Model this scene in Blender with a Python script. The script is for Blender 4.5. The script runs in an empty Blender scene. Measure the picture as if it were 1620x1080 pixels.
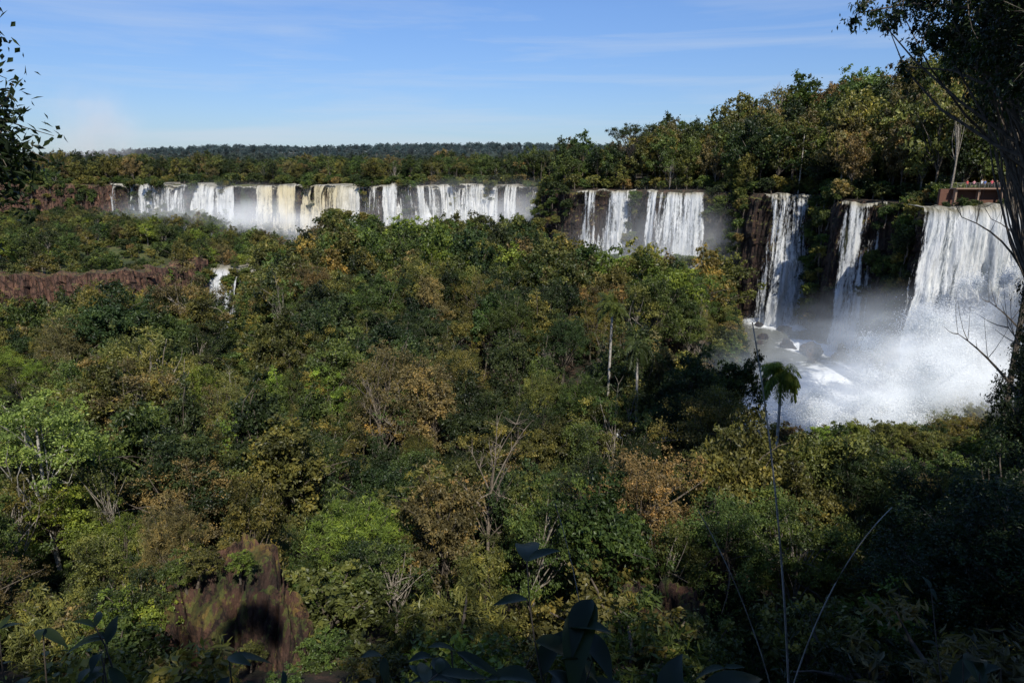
import bpy, math, random
import numpy as np
from mathutils import Vector, Matrix
random.seed(7)
RNG=np.random.default_rng(11)
scene=bpy.context.scene
scene.view_settings.view_transform='Standard'
scene.view_settings.look='None'
scene.view_settings.exposure=0
COL=scene.collection

# ------------------------------------------------------------ noise
TAB=np.random.default_rng(5).random((256,256))
def vn(x,y,s=0):
    x=np.asarray(x,float);y=np.asarray(y,float)
    ix=np.floor(x).astype(int);iy=np.floor(y).astype(int)
    fx=x-ix;fy=y-iy
    fx=fx*fx*(3-2*fx);fy=fy*fy*(3-2*fy)
    ix=ix+s*37;iy=iy+s*61
    a=TAB[ix&255,iy&255];b=TAB[(ix+1)&255,iy&255];c=TAB[ix&255,(iy+1)&255];d=TAB[(ix+1)&255,(iy+1)&255]
    return (a*(1-fx)+b*fx)*(1-fy)+(c*(1-fx)+d*fx)*fy
def fbm(x,y,s=0,o=4):
    r=0;a=.5;t=0
    for i in range(o):
        r=r+a*vn(x*2**i,y*2**i,s+i);t+=a;a*=.5
    return r/t
def sst(a,b,x):
    t=np.clip((x-a)/(b-a),0,1);return t*t*(3-2*t)
def sdpoly(x,y,P):
    """signed distance, positive inside"""
    x=np.asarray(x,float);y=np.asarray(y,float)
    d=np.full(x.shape,1e9);ins=np.zeros(x.shape,bool)
    n=len(P)
    for i in range(n):
        ax,ay=P[i];bx,by=P[(i+1)%n]
        ex,ey=bx-ax,by-ay
        t=np.clip(((x-ax)*ex+(y-ay)*ey)/(ex*ex+ey*ey),0,1)
        d=np.minimum(d,np.hypot(x-ax-t*ex,y-ay-t*ey))
        c=((ay>y)!=(by>y))
        with np.errstate(divide='ignore',invalid='ignore'):
            xi=(bx-ax)*(y-ay)/((by-ay) if by!=ay else 1e-9)+ax
        ins^=(c&(x<xi))
    return np.where(ins,d,-d)
def dist_lines(x,y,L):
    d=np.full(np.shape(x),1e9)
    for P in L:
        for (ax_,ay_),(bx,by) in zip(P[:-1],P[1:]):
            ex,ey=bx-ax_,by-ay_
            t=np.clip(((x-ax_)*ex+(y-ay_)*ey)/(ex*ex+ey*ey),0,1)
            d=np.minimum(d,np.hypot(x-ax_-t*ex,y-ay_-t*ey))
    return d

# ------------------------------------------------------------ terrain (camera eye is z=0, upper river about -8)
PLAT=[(16,-60),(17,-8),(28,12),(56,42),(96,88),(122,118),(112,137),(87,144),(94,160),(91,172),(83,176),(89,192),(88,206),(74,209),(73,222),(63,232),(46,236),(45,247),(24,252),(12,268),(20,296),
      (-2,305),(-30,308),(-52,300),(-70,301),(-92,312),(-110,311),(-150,320),(-190,330),(-214,318),(-260,326),(-420,300),(-9000,300),(-9000,12000),(9000,12000),(9000,-60)]
GORGE=[(-420,112),(-120,122),(-84,140),(-70,165),(-74,190),(-82,222),(-99,222),(-104,193),(-140,188),(-190,196),(-420,190)]
POOL=[(68,214),(88,208),(88,172),(96,144),(88,122),(66,104),(46,94),(20,98),(-6,100),(-6,110),(22,117),(42,134),(54,165),(60,195)]
GULLY=[[(-86,205),(-66,168),(-52,130),(-39,100)]]
def height(x,y,detail=True):
    x=np.asarray(x,float);y=np.asarray(y,float)
    lo=np.interp(y,[-50,1.6,2.4,3.4,6,10,20,30,45,65,100,150,185,240,300,340],[-1.7,-1.7,-2.6,-4.4,-8.5,-13,-19.5,-25,-31,-37,-40,-38,-35,-33,-34,-34])
    n=fbm(x/22,y/22,1)-.5
    lo=lo+n*6*sst(8,40,y)
    grassy=sst(-105,-135,x)*sst(186,200,y)
    lo=lo*(1-grassy)+(-29+n*7+(y-200)*.015)*grassy
    lo=lo-7*sst(9,2,dist_lines(x,y,GULLY))
    w=(fbm(x/9,y/9,3)-.5)*6+(fbm(x/2.6,y/2.6,8)-.5)*2.2
    g=sdpoly(x,y,GORGE)+w*.8
    lo=lo+(-57+n*6-lo)*sst(-1.5,3.5,g)
    p=sdpoly(x,y,POOL)+w*.5
    lo=lo+(-48.5-lo)*sst(-5,3,p)
    r=np.hypot(x,y)
    sd0=sdpoly(x,y,PLAT)
    up=-8.6+6.8*sst(45,12,r)+(fbm(x/30,y/30,4)-.5)*2*sst(30,80,r)
    up=up+14*sst(35,130,x)*sst(12,42,sd0)*sst(60,140,y)*sst(600,300,y)
    up=up+sst(900,2000,y)*44*(.55+.75*fbm(x/700+3,y/900,6,3))*sst(-1500,-700,x)
    sd=sd0+w*.55
    k=sst(-2.5,1.5,sd)
    k=np.clip(k+(np.abs(k-.5)<.48)*(fbm(x/3,y/3,9)-.5)*.3,0,1)
    return lo+(up-lo)*k

def axis(lo,hi,step,far_lo,far_hi,g=1.06):
    a=list(np.arange(lo,hi,step));s=step;v=a[-1]
    while v<far_hi: s*=g;v+=s;a.append(v)
    s=step;v=lo;b=[]
    while v>far_lo: s*=g;v-=s;b.append(v)
    return np.array(b[::-1]+a)
def mk_mesh(name,V,F,mi=None,mats=(),attrs=None,uv=None,smooth=False):
    V=np.asarray(V,np.float32);F=np.asarray(F,np.int32)
    m=bpy.data.meshes.new(name)
    m.vertices.add(len(V));m.vertices.foreach_set('co',V.ravel())
    k=F.shape[1]
    m.loops.add(F.size);m.loops.foreach_set('vertex_index',F.ravel())
    m.polygons.add(len(F));m.polygons.foreach_set('loop_start',np.arange(0,F.size,k,dtype=np.int32))
    try: m.polygons.foreach_set('loop_total',np.full(len(F),k,np.int32))
    except Exception: pass
    for t in mats:m.materials.append(t)
    if mi is not None:m.polygons.foreach_set('material_index',np.asarray(mi,np.int32))
    m.polygons.foreach_set('use_smooth',np.full(len(F),smooth,bool))
    m.update(calc_edges=True)
    if attrs:
        for an,(dom,val) in attrs.items():
            at=m.attributes.new(an,'FLOAT',dom);at.data.foreach_set('value',np.asarray(val,np.float32))
    if uv is not None:
        l=m.uv_layers.new(name='UVMap');l.data.foreach_set('uv',np.asarray(uv,np.float32)[F.ravel()].ravel())
    return m
def add(name,data,parent=None,loc=(0,0,0)):
    o=bpy.data.objects.new(name,data);COL.objects.link(o);o.location=loc
    if parent:o.parent=parent
    return o
def empty(name,loc=(0,0,0)):
    o=add(name,None,None,loc);o.empty_display_size=.5;return o

# ------------------------------------------------------------ materials
class N:
    def __init__(s,name,world=False):
        if world:
            s.m=bpy.data.worlds.new(name)
        else: s.m=bpy.data.materials.new(name)
        s.m.use_nodes=True;s.t=s.m.node_tree;s.t.nodes.clear()
    def n(s,typ,ins=None,**kw):
        nd=s.t.nodes.new(typ)
        for k,v in kw.items():setattr(nd,k,v)
        if ins:
            for k,v in ins.items():
                if isinstance(v,tuple) and len(v)==2 and hasattr(v[0],'outputs'):
                    s.t.links.new(v[0].outputs[v[1]],nd.inputs[k])
                elif hasattr(v,'outputs'): s.t.links.new(v.outputs[0],nd.inputs[k])
                else: nd.inputs[k].default_value=v
        return nd
    def ramp(s,fac,stops,interp='LINEAR'):
        nd=s.n('ShaderNodeValToRGB',{'Fac':fac});cr=nd.color_ramp;cr.interpolation=interp
        while len(cr.elements)<len(stops):cr.elements.new(.5)
        for e,(p,c) in zip(cr.elements,stops):
            e.position=p;e.color=c if len(c)==4 else (*c,1)
        return nd
    def math(s,op,a,b=0.0,clamp=False):
        nd=s.n('ShaderNodeMath',{0:a,1:b},operation=op);nd.use_clamp=clamp;return nd
    def mix(s,f,a,b,bt='MIX'):
        nd=s.n('ShaderNodeMix',data_type='RGBA',blend_type=bt)
        for i,v in ((0,f),(6,a),(7,b)):
            if hasattr(v,'outputs'):
                o=v.outputs[2] if v.bl_idname=='ShaderNodeMix' else v.outputs[0]
                s.t.links.new(o,nd.inputs[i])
            elif isinstance(v,tuple) and hasattr(v[0],'outputs'): s.t.links.new(v[0].outputs[v[1]],nd.inputs[i])
            else:nd.inputs[i].default_value=(v if i==0 else ((*v,1) if len(v)==3 else v))
        return nd
    def out(s,sh,vol=None):
        o=s.n('ShaderNodeOutputMaterial')
        if sh:s.t.links.new(sh.outputs[0],o.inputs[0])
        if vol:s.t.links.new(vol.outputs[0],o.inputs[1])
        return s.m
MO=lambda nd:(nd,2)

def leaf_mat(name,trans=.32,rough=.45):
    s=N(name)
    oi=s.n('ShaderNodeObjectInfo')
    at=s.n('ShaderNodeAttribute',attribute_name='var')
    k=s.n('ShaderNodeMapRange',{0:(at,2),1:0.0,2:1.0,3:.3,4:1.9})
    c=s.n('ShaderNodeVectorMath',{0:(oi,1),3:k},operation='SCALE')
    warm=s.mix(s.math('MULTIPLY',s.math('POWER',(at,2),3.0),.6),(c,0),s.n('ShaderNodeVectorMath',{0:(c,0),1:(1.75,1.25,.75)},operation='MULTIPLY'))
    bs=s.n('ShaderNodeBsdfPrincipled',{'Base Color':MO(warm),'Roughness':rough})
    bs.inputs['Specular IOR Level'].default_value=.35
    tc=s.n('ShaderNodeVectorMath',{0:MO(warm),1:(1.6,1.7,.7)},operation='MULTIPLY')
    tr=s.n('ShaderNodeBsdfTranslucent',{'Color':(tc,0)})
    mx=s.n('ShaderNodeMixShader',{0:trans,1:bs,2:tr})
    return s.out(mx)
LEAF=leaf_mat('leaf')
def bark_mat(name,a,b):
    s=N(name);tc=s.n('ShaderNodeTexCoord')
    nz=s.n('ShaderNodeTexNoise',{'Vector':(tc,3),'Scale':3.0,'Detail':6.0})
    r=s.ramp(nz,[(.35,a),(.65,b)])
    bs=s.n('ShaderNodeBsdfPrincipled',{'Base Color':r,'Roughness':.85})
    return s.out(bs)
BARK=bark_mat('bark',(.05,.04,.03),(.15,.12,.09))
PALE=bark_mat('pale_bark',(.13,.11,.08),(.32,.28,.23))
WHITE=bark_mat('white_bark',(.25,.22,.18),(.5,.47,.42))
TWIG=bark_mat('twig',(.11,.09,.07),(.25,.2,.15))
def rock_mat(name,moss=.5,dark=1.0):
    s=N(name);g=s.n('ShaderNodeNewGeometry')
    mp=s.n('ShaderNodeMapping',{'Vector':(g,0),'Scale':(1,1,.35)})
    n1=s.n('ShaderNodeTexNoise',{'Vector':mp,'Scale':.5,'Detail':9.0,'Roughness':.7})
    n2=s.n('ShaderNodeTexNoise',{'Vector':mp,'Scale':2.2,'Detail':8.0,'Roughness':.7})
    vo=s.n('ShaderNodeTexVoronoi',{'Vector':s.n('ShaderNodeVectorMath',{0:mp,1:(n2,1)},operation='ADD'),'Scale':.8},feature='DISTANCE_TO_EDGE')
    c=s.ramp(n1,[(.3,(.035*dark,.024*dark,.02*dark)),(.5,(.11*dark,.055*dark,.035*dark)),(.7,(.22*dark,.11*dark,.065*dark))])
    ck=s.ramp(vo,[(0,(.2,.2,.2)),(.06,(1,1,1))])
    c=s.mix(1.0,c,ck,'MULTIPLY')
    sep=s.n('ShaderNodeSeparateXYZ',{0:(g,1)})
    mo=s.math('ADD',s.math('MULTIPLY',(sep,2),moss),s.math('MULTIPLY',s.math('SUBTRACT',n2,.5),2.2))
    mr=s.ramp(mo,[(.25,(0,0,0)),(.38,(1,1,1))])
    mc=s.ramp(n1,[(.38,(.05,.075,.015)),(.5,(.12,.12,.025)),(.62,(.24,.14,.035))])
    cc=s.mix(mr,(c,2),mc)
    hh=s.math('ADD',n2,s.math('MULTIPLY',s.math('MINIMUM',vo,.12),4.0))
    bp=s.n('ShaderNodeBump',{'Height':hh,'Strength':1.0,'Distance':.6})
    bs=s.n('ShaderNodeBsdfPrincipled',{'Base Color':MO(cc),'Roughness':.85,'Normal':bp})
    return s.out(bs)
ROCK=rock_mat('rock',.7,.9);DROCK=rock_mat('wet_rock',.15,.35);CLIFFD=rock_mat('dark_basalt',.5,.3);CLIFFR=rock_mat('red_basalt',.3,1.1)
def ground_mat():
    s=N('ground_soil_rock_grass');g=s.n('ShaderNodeNewGeometry')
    sep=s.n('ShaderNodeSeparateXYZ',{0:(g,1)})
    mp=s.n('ShaderNodeMapping',{'Vector':(g,0),'Scale':(1,1,.22)})
    n1=s.n('ShaderNodeTexNoise',{'Vector':mp,'Scale':.3,'Detail':10.0,'Roughness':.7})
    n2=s.n('ShaderNodeTexNoise',{'Vector':(g,0),'Scale':.9,'Detail':8.0,'Roughness':.7})
    n3=s.n('ShaderNodeTexNoise',{'Vector':(g,0),'Scale':.06,'Detail':4.0})
    n4=s.n('ShaderNodeTexNoise',{'Vector':(g,0),'Scale':.11,'Detail':6.0})
    rock=s.ramp(n1,[(.32,(.012,.010,.008)),(.48,(.04,.024,.017)),(.6,(.08,.042,.027)),(.75,(.14,.075,.05))])
    mossr=s.ramp(n4,[(.42,(0,0,0)),(.58,(1,1,1))])
    rock=s.mix(mossr,rock,(.03,.04,.012))
    gn=s.n('ShaderNodeAttribute',attribute_name='grass')
    soil=s.ramp(n2,[(.35,(.02,.024,.01)),(.5,(.045,.035,.018)),(.65,(.13,.065,.04))])
    gr=s.ramp(s.math('ADD',s.math('MULTIPLY',n2,.5),s.math('MULTIPLY',n4,.5)),[(.36,(.03,.045,.012)),(.48,(.075,.10,.022)),(.56,(.13,.14,.035)),(.64,(.16,.12,.05))])
    low=s.mix((gn,2),soil,gr)
    fo=s.ramp(n3,[(.3,(.02,.032,.02)),(.7,(.035,.05,.028))])
    fa=s.n('ShaderNodeAttribute',attribute_name='far')
    low2=s.mix((fa,2),(low,2),fo)
    k=s.math('ADD',(sep,2),s.math('MULTIPLY',s.math('SUBTRACT',n2,.5),.5))
    kr=s.ramp(k,[(.55,(0,0,0)),(.75,(1,1,1))])
    cc=s.mix(kr,(rock,2),(low2,2))
    bp=s.n('ShaderNodeBump',{'Height':n1,'Strength':1.0,'Distance':2.5})
    bs=s.n('ShaderNodeBsdfPrincipled',{'Base Color':MO(cc),'Roughness':.9,'Normal':bp})
    return s.out(bs)
def fall_mat(name):
    s=N(name);uv=s.n('ShaderNodeUVMap')
    mp=s.n('ShaderNodeMapping',{'Vector':uv,'Scale':(1.0,.07,1)})
    n1=s.n('ShaderNodeTexNoise',{'Vector':mp,'Scale':1.1,'Detail':8.0,'Roughness':.62,'Distortion':.3})
    mp2=s.n('ShaderNodeMapping',{'Vector':uv,'Scale':(1.0,.25,1)})
    n2=s.n('ShaderNodeTexNoise',{'Vector':mp2,'Scale':3.2,'Detail':8.0,'Roughness':.75})
    mp3=s.n('ShaderNodeMapping',{'Vector':uv,'Scale':(.16,.02,1)})
    n3=s.n('ShaderNodeTexNoise',{'Vector':mp3,'Scale':1.0,'Detail':3.0})
    f=s.math('ADD',s.math('MULTIPLY',n1,.6),s.math('MULTIPLY',n2,.4))
    c=s.ramp(f,[(.38,(.24,.28,.30)),(.46,(.48,.51,.53)),(.56,(.78,.79,.78))])
    tn=s.n('ShaderNodeAttribute',attribute_name='tint')
    c2=s.mix(s.math('MULTIPLY',(tn,2),.95),c,s.mix(f,(.42,.32,.13),(.85,.74,.46)))
    br=s.n('ShaderNodeAttribute',attribute_name='brink')
    c3=s.mix((br,2),(c2,2),s.ramp(n1,[(.4,(.17,.15,.09)),(.6,(.55,.51,.4))]))
    bp=s.n('ShaderNodeBump',{'Height':f,'Strength':1.0,'Distance':.9})
    bs=s.n('ShaderNodeBsdfPrincipled',{'Base Color':MO(c3),'Roughness':.6,'Normal':bp})
    tr=s.n('ShaderNodeBsdfTranslucent',{'Color':(.75,.8,.83,1)})
    m1=s.n('ShaderNodeMixShader',{0:.2,1:bs,2:tr})
    th=s.n('ShaderNodeAttribute',attribute_name='thin')
    a=s.math('ADD',s.math('ADD',f,s.math('MULTIPLY',s.math('SUBTRACT',n3,.5),.6)),s.math('MULTIPLY',(th,2),-.3))
    ar=s.ramp(a,[(.35,(0,0,0)),(.46,(1,1,1))])
    tp=s.n('ShaderNodeBsdfTransparent')
    m2=s.n('ShaderNodeMixShader',{0:ar,1:tp,2:m1})
    return s.out(m2)
def river_mat():
    s=N('river_water');g=s.n('ShaderNodeNewGeometry')
    n1=s.n('ShaderNodeTexNoise',{'Vector':(g,0),'Scale':.5,'Detail':8.0,'Roughness':.7})
    fo=s.n('ShaderNodeAttribute',attribute_name='foam')
    k=s.math('ADD',n1,(fo,2))
    r=s.ramp(k,[(.6,(0,0,0)),(.85,(1,1,1))])
    c=s.mix(r,(.10,.10,.075),(.8,.82,.82))
    bp=s.n('ShaderNodeBump',{'Height':n1,'Strength':.6,'Distance':.6})
    rr=s.n('ShaderNodeMapRange',{0:r,3:.2,4:.8})
    return s.out(s.n('ShaderNodeBsdfPrincipled',{'Base Color':MO(c),'Roughness':rr,'Normal':bp}))
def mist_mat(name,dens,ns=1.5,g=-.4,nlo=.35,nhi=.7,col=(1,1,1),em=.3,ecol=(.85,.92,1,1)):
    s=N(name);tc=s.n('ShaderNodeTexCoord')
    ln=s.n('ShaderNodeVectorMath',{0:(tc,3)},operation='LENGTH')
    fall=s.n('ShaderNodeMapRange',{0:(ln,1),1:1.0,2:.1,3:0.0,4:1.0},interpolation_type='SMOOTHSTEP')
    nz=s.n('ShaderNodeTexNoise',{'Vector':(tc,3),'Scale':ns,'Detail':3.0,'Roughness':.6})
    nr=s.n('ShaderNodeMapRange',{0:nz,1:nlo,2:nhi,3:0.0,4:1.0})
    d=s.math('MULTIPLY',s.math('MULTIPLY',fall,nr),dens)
    v=s.n('ShaderNodeVolumePrincipled',{'Color':(*col,1),'Density':d,'Anisotropy':g,'Emission Color':ecol,'Emission Strength':s.math('MULTIPLY',d,em)})  # mist glows with its density, standing in for light scattered inside it
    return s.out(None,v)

GROUND=ground_mat();FALL=fall_mat('falling_water');RIVER=river_mat()
def plain(name,c,r=.6):
    s=N(name);tc=s.n('ShaderNodeTexCoord');nz=s.n('ShaderNodeTexNoise',{'Vector':(tc,3),'Scale':4.0,'Detail':4.0})
    k=s.mix(nz,tuple(v*.75 for v in c),tuple(min(1,v*1.25) for v in c))
    return s.out(s.n('ShaderNodeBsdfPrincipled',{'Base Color':MO(k),'Roughness':r}))

# ------------------------------------------------------------ ground sheet
ax=axis(-240,150,1.6,-9000,9000);ay=axis(-12,345,1.4,-400,11000)
X,Y=np.meshgrid(ax,ay);Z=height(X,Y)
Z=np.where(Y>2600,Z-(Y-2600)*.02,Z)
nx,ny=len(ax),len(ay)
V=np.stack([X.ravel(),Y.ravel(),Z.ravel()],1)
i=np.arange(nx*ny).reshape(ny,nx)
F=np.stack([i[:-1,:-1],i[:-1,1:],i[1:,1:],i[1:,:-1]],-1).reshape(-1,4)
grass=(sst(-100,-130,X)*sst(186,200,Y)*sst(330,318,Y)).ravel()
far=sst(380,560,Y).ravel()
add('ground',mk_mesh('ground',V,F,None,[GROUND],{'grass':('POINT',grass),'far':('POINT',far)},smooth=True))

# lower river
xs=np.arange(-8,112,1.2);ys=np.arange(88,218,1.2)
X,Y=np.meshgrid(xs,ys)
def foamf(x,y):
    f=np.zeros_like(x)
    for cx,cy,r in ((84,128,40),(68,112,42),(45,104,38),(25,108,28),(80,200,13),(80,172,12)):
        f=np.maximum(f,sst(r,r*.35,np.hypot(x-cx,y-cy)))
    return f*.6
fo=foamf(X,Y)
Z=-46+fo*4*(fbm(X/3,Y/3,2)-.3)
i=np.arange(X.size).reshape(X.shape)
F=np.stack([i[:-1,:-1],i[:-1,1:],i[1:,1:],i[1:,:-1]],-1).reshape(-1,4)
add('river',mk_mesh('river',np.stack([X.ravel(),Y.ravel(),Z.ravel()],1),F,None,[RIVER],{'foam':('POINT',fo.ravel())},smooth=True))

# ------------------------------------------------------------ blocky basalt cliff faces
def cliff(name,P,ztop,zbot,side,mat,seed,off=.2,res=.45,lean=2.2,block=1.6,ledge=.5):
    P=np.array(P,float);seg=np.hypot(*(P[1:]-P[:-1]).T);L=np.concatenate([[0],np.cumsum(seg)])
    n=int(L[-1]/res);s=np.linspace(0,L[-1],n);px=np.interp(s,L,P[:,0]);py=np.interp(s,L,P[:,1])
    tx=np.gradient(px);ty=np.gradient(py);kk=9;ker=np.ones(kk)/kk
    tx=np.convolve(np.pad(tx,kk,'edge'),ker,'same')[kk:-kk];ty=np.convolve(np.pad(ty,kk,'edge'),ker,'same')[kk:-kk]
    l=np.hypot(tx,ty);ox,oy=ty/l*side,-tx/l*side
    m=int((ztop-zbot)/.5);rows=[]
    for a in range(m+1):
        t=a/m;z=ztop-(ztop-zbot)*t+(fbm(s/4,s*0,seed)-.5)*3*(1-t)
        sw=s+(fbm(s/3,z*.10,seed+1)-.5)*2.5
        cid=np.floor(sw/1.9)
        col=vn(cid*.77,np.floor(z/11+vn(cid*.4,0*sw,seed)*2)*1.3,seed+2)
        d=off+lean*t+(col-.5)*block+(fbm(s/7,z/16,seed+3)-.5)*3.6+(fbm(s/.9,z/2.5,seed+4)-.5)*.9+(ledge*sst(.48,.56,fbm(s/10,z/6,seed+5)))
        d=d-.7*(np.abs((sw/1.9)%1-.5)>.42)
        if a==0:d=d-3
        rows.append(np.stack([px+ox*d,py+oy*d,z],1))
    i=np.arange((m+1)*n).reshape(m+1,n)
    F=np.stack([i[:-1,:-1],i[:-1,1:],i[1:,1:],i[1:,:-1]],-1).reshape(-1,4)
    return add(name,mk_mesh(name,np.concatenate(rows),F,None,[mat]))
cliff('rock_cliff',[(-300,188),(-190,194),(-140,187),(-108,191),(-103,200),(-100,220)],-28.5,-58,1,CLIFFR,101,1.0,lean=3,block=2.8)
cliff('rock_cliff',[(122,118),(112,137),(87,144),(94,160),(91,172),(83,176),(89,192),(88,206),(74,209),(73,222),(63,232),(46,236),(45,247),(24,252),(12,268),(20,296)],-9.6,-47,-1,CLIFFD,102,.2)
cliff('rock_cliff',[(20,296),(-2,305),(-30,308),(-52,300),(-70,301),(-92,312),(-110,311),(-150,320),(-190,330)],-9.8,-36,-1,CLIFFD,103,.0)
cliff('rock_cliff',[(-188,330),(-214,318),(-260,326),(-330,318)],-8.2,-32,-1,CLIFFR,104,.8)

# ------------------------------------------------------------ geometry helpers
def tube(path,rad,k=6):
    path=np.asarray(path,float);n=len(path)
    V=[];F=[]
    for a in range(n):
        d=path[min(a+1,n-1)]-path[max(a-1,0)];d=d/(np.linalg.norm(d)+1e-9)
        u=np.cross(d,[0,0,1.] if abs(d[2])<.9 else [1.,0,0]);u/=np.linalg.norm(u);w=np.cross(d,u)
        for b in range(k):
            t=2*math.pi*b/k
            V.append(path[a]+rad[a]*(math.cos(t)*u+math.sin(t)*w))
    for a in range(n-1):
        for b in range(k):
            F.append([a*k+b,a*k+(b+1)%k,(a+1)*k+(b+1)%k,(a+1)*k+b])
    return np.array(V),np.array(F)
class B:
    def __init__(s):s.V=[];s.F=[];s.M=[];s.A=[];s.n=0
    def put(s,V,F,m,a=.5):
        s.V.append(V);s.F.append(F+s.n);s.n+=len(V)
        s.M.append(np.full(len(F),m));s.A.append(np.full(len(F),a) if np.isscalar(a) else a)
    def mesh(s,name,mats,smooth=False):
        return mk_mesh(name,np.concatenate(s.V),np.concatenate(s.F),np.concatenate(s.M),mats,{'var':('FACE',np.concatenate(s.A))},smooth=smooth)
def norm(a):return a/(np.linalg.norm(a,axis=1,keepdims=True)+1e-9)
def leaves(r,C,out,L,W,bias=.7):
    n=len(C)
    nn=norm(out*bias+norm(r.normal(size=(n,3)))+np.array([0,0,.35]))
    t=norm(np.cross(nn,r.normal(size=(n,3))));b=np.cross(nn,t)
    l=(L*r.uniform(.5,1.4,n))[:,None]/2;w=(W*r.uniform(.5,1.3,n))[:,None]/2
    V=np.stack([C-t*l,C+b*w+nn*l*.15,C+t*l,C-b*w+nn*l*.15],1).reshape(-1,3)
    return V,np.arange(4*n).reshape(n,4)
def clump(r,b,c,rad,n,L,W,flat=.6,base=None,bias=.7):
    m=max(3,int(5*rad));sub=norm(r.normal(size=(m,3)))*r.uniform(.3,1,(m,1))*rad*np.array([1,1,flat])
    k=r.integers(0,m,n)
    d=norm(r.normal(size=(n,3)))
    rr=np.abs(r.normal(0,.34,n))*rad
    P=c+sub[k]+d*rr[:,None]*np.array([1,1,.75])
    out=norm(P-c+np.array([0,0,.3*rad]))
    V,F=leaves(r,P,out,L,W,bias)
    bs=base if base is not None else r.uniform(.15,.8)
    b.put(V,F,1,np.clip(bs+r.normal(0,.1,m)[k]+r.normal(0,.13,n),0,1))
def bend(p0,p1,r,n=5,amt=.12,up=0.0):
    p0=np.array(p0,float);p1=np.array(p1,float);L=np.linalg.norm(p1-p0)
    o=r.normal(size=3)*amt*L
    return [p0+(p1-p0)*t+(o+np.array([0,0,up*L]))*4*t*(1-t)*.5 for t in np.linspace(0,1,n)]
def tree_mesh(name,seed,H=12,R=5,base=.35,nc=45,lp=260,L=.34,W=.2,cr=1.5,flat=.6,bark=None,limb=.5,tr=.22,top=1.0,bias=.7,twigs=0,rag=.3):
    r=np.random.default_rng(seed);b=B()
    zc=H*(base+1)/2;vz=H*(1-base)/2
    lean=r.normal(0,.5,2)
    tp=bend((0,0,-1.5),(lean[0],lean[1],zc+vz*.3),r,7,.06)
    V,F=tube(tp,np.linspace(tr,tr*.4,7),7);b.put(V,F,0)
    ph=r.uniform(0,6,4)
    for j in range(nc):
        d=norm(r.normal(size=(1,3)))[0]
        if d[2]<-.5:d[2]=-d[2]
        az=math.atan2(d[1],d[0])
        rough=1+rag*math.sin(2*az+ph[0])*.8+rag*.6*math.sin(5*az+ph[1])+rag*.5*math.sin(7*d[2]+ph[3])
        q=r.uniform(.25,1)**.45*r.uniform(.85,1.12)
        c=np.array([lean[0],lean[1],zc])+d*q*np.array([(R-cr*.4)*rough,(R-cr*.4)*rough,(vz-cr*flat*.4)*(1+rag*.9*math.sin(3*az+ph[2]))*top])
        k=cr*r.uniform(.5,1.35)
        clump(r,b,c,k,int(lp*k*k/cr/cr)+10,L,W,flat,None,bias)
        if r.random()<limb:
            s0=tp[r.integers(3,6)]
            V,F=tube(bend(s0,c,r,5,.12,.1),np.linspace(tr*.35,.025,5),5);b.put(V,F,0)
    for j in range(twigs):
        s0=tp[r.integers(2,6)];d=norm(r.normal(size=(1,3)))[0];d[2]=abs(d[2])*.9+.45
        e=s0+d*np.array([R*.8,R*.8,vz*1.2])*r.uniform(.5,1.05)
        pth=bend(s0,e,r,7,.07,.08);V,F=tube(pth,np.linspace(tr*.34,.02,7),5);b.put(V,F,0)
        for k2 in range(7):
            q=pth[r.integers(3,7)];v=norm(r.normal(size=(1,3)))[0];v[2]=abs(v[2]);e2=q+v*R*.2+np.array([0,0,.4])
            V,F=tube(bend(q,e2,r,4,.08),np.linspace(.028,.008,4),4);b.put(V,F,0)
    return b.mesh(name,[bark or BARK,LEAF])
def palm_mesh(name,seed,H=18,fl=2.6,nf=26,tr=.2,droop=1.0,bark=None):
    r=np.random.default_rng(seed);b=B()
    tp=bend((0,0,-1),(r.normal(0,.3),r.normal(0,.3),H),r,10,.02)
    V,F=tube(tp,np.linspace(tr,tr*.7,10),8);b.put(V,F,0)
    c=np.array(tp[-1])
    for j in range(nf):
        az=r.uniform(0,6.283);el=r.uniform(-.2,1.35)
        d=np.array([math.cos(az)*math.cos(el),math.sin(az)*math.cos(el),math.sin(el)])
        pts=[];p=c.copy();v=d.copy();n=16;Lf=fl*r.uniform(.8,1.15)
        for k in range(n):
            pts.append(p.copy());p=p+v*Lf/n;v=v+np.array([0,0,-.115*droop]);v/=np.linalg.norm(v)
        V,F=tube(pts,np.linspace(.035,.008,n),4);b.put(V,F,1,.7)
        pts=np.array(pts);cc=[]
        for k in range(1,n*3):
            q=k/(n*3)*(n-1);i0=int(q);f=q-i0
            pp=pts[i0]*(1-f)+pts[min(i0+1,n-1)]*f;dd=pts[min(i0+1,n-1)]-pts[i0];dd/=np.linalg.norm(dd)+1e-9
            side=np.cross(dd,[0,0,1.]);side/=np.linalg.norm(side)+1e-9
            ll=fl*.26*math.sin(math.pi*min(1,.15+.85*k/(n*3)))**.5
            for sg in (-1,1):
                e=side*sg*.8+dd*.35+np.array([0,0,-.45*droop])+r.normal(0,.22,3);e/=np.linalg.norm(e)
                w=np.cross(e,[0,0,1.]);w/=np.linalg.norm(w)+1e-9;w=w*.035+dd*.022
                cc.append([pp,pp+e*ll*.5+w,pp+e*ll,pp+e*ll*.5-w])
        V=np.array(cc).reshape(-1,3);F=np.arange(len(V)).reshape(-1,4)
        b.put(V,F,1,np.clip(r.uniform(.3,.7)+r.normal(0,.1,len(F)),0,1))
    return b.mesh(name,[bark or WHITE,LEAF])

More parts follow.
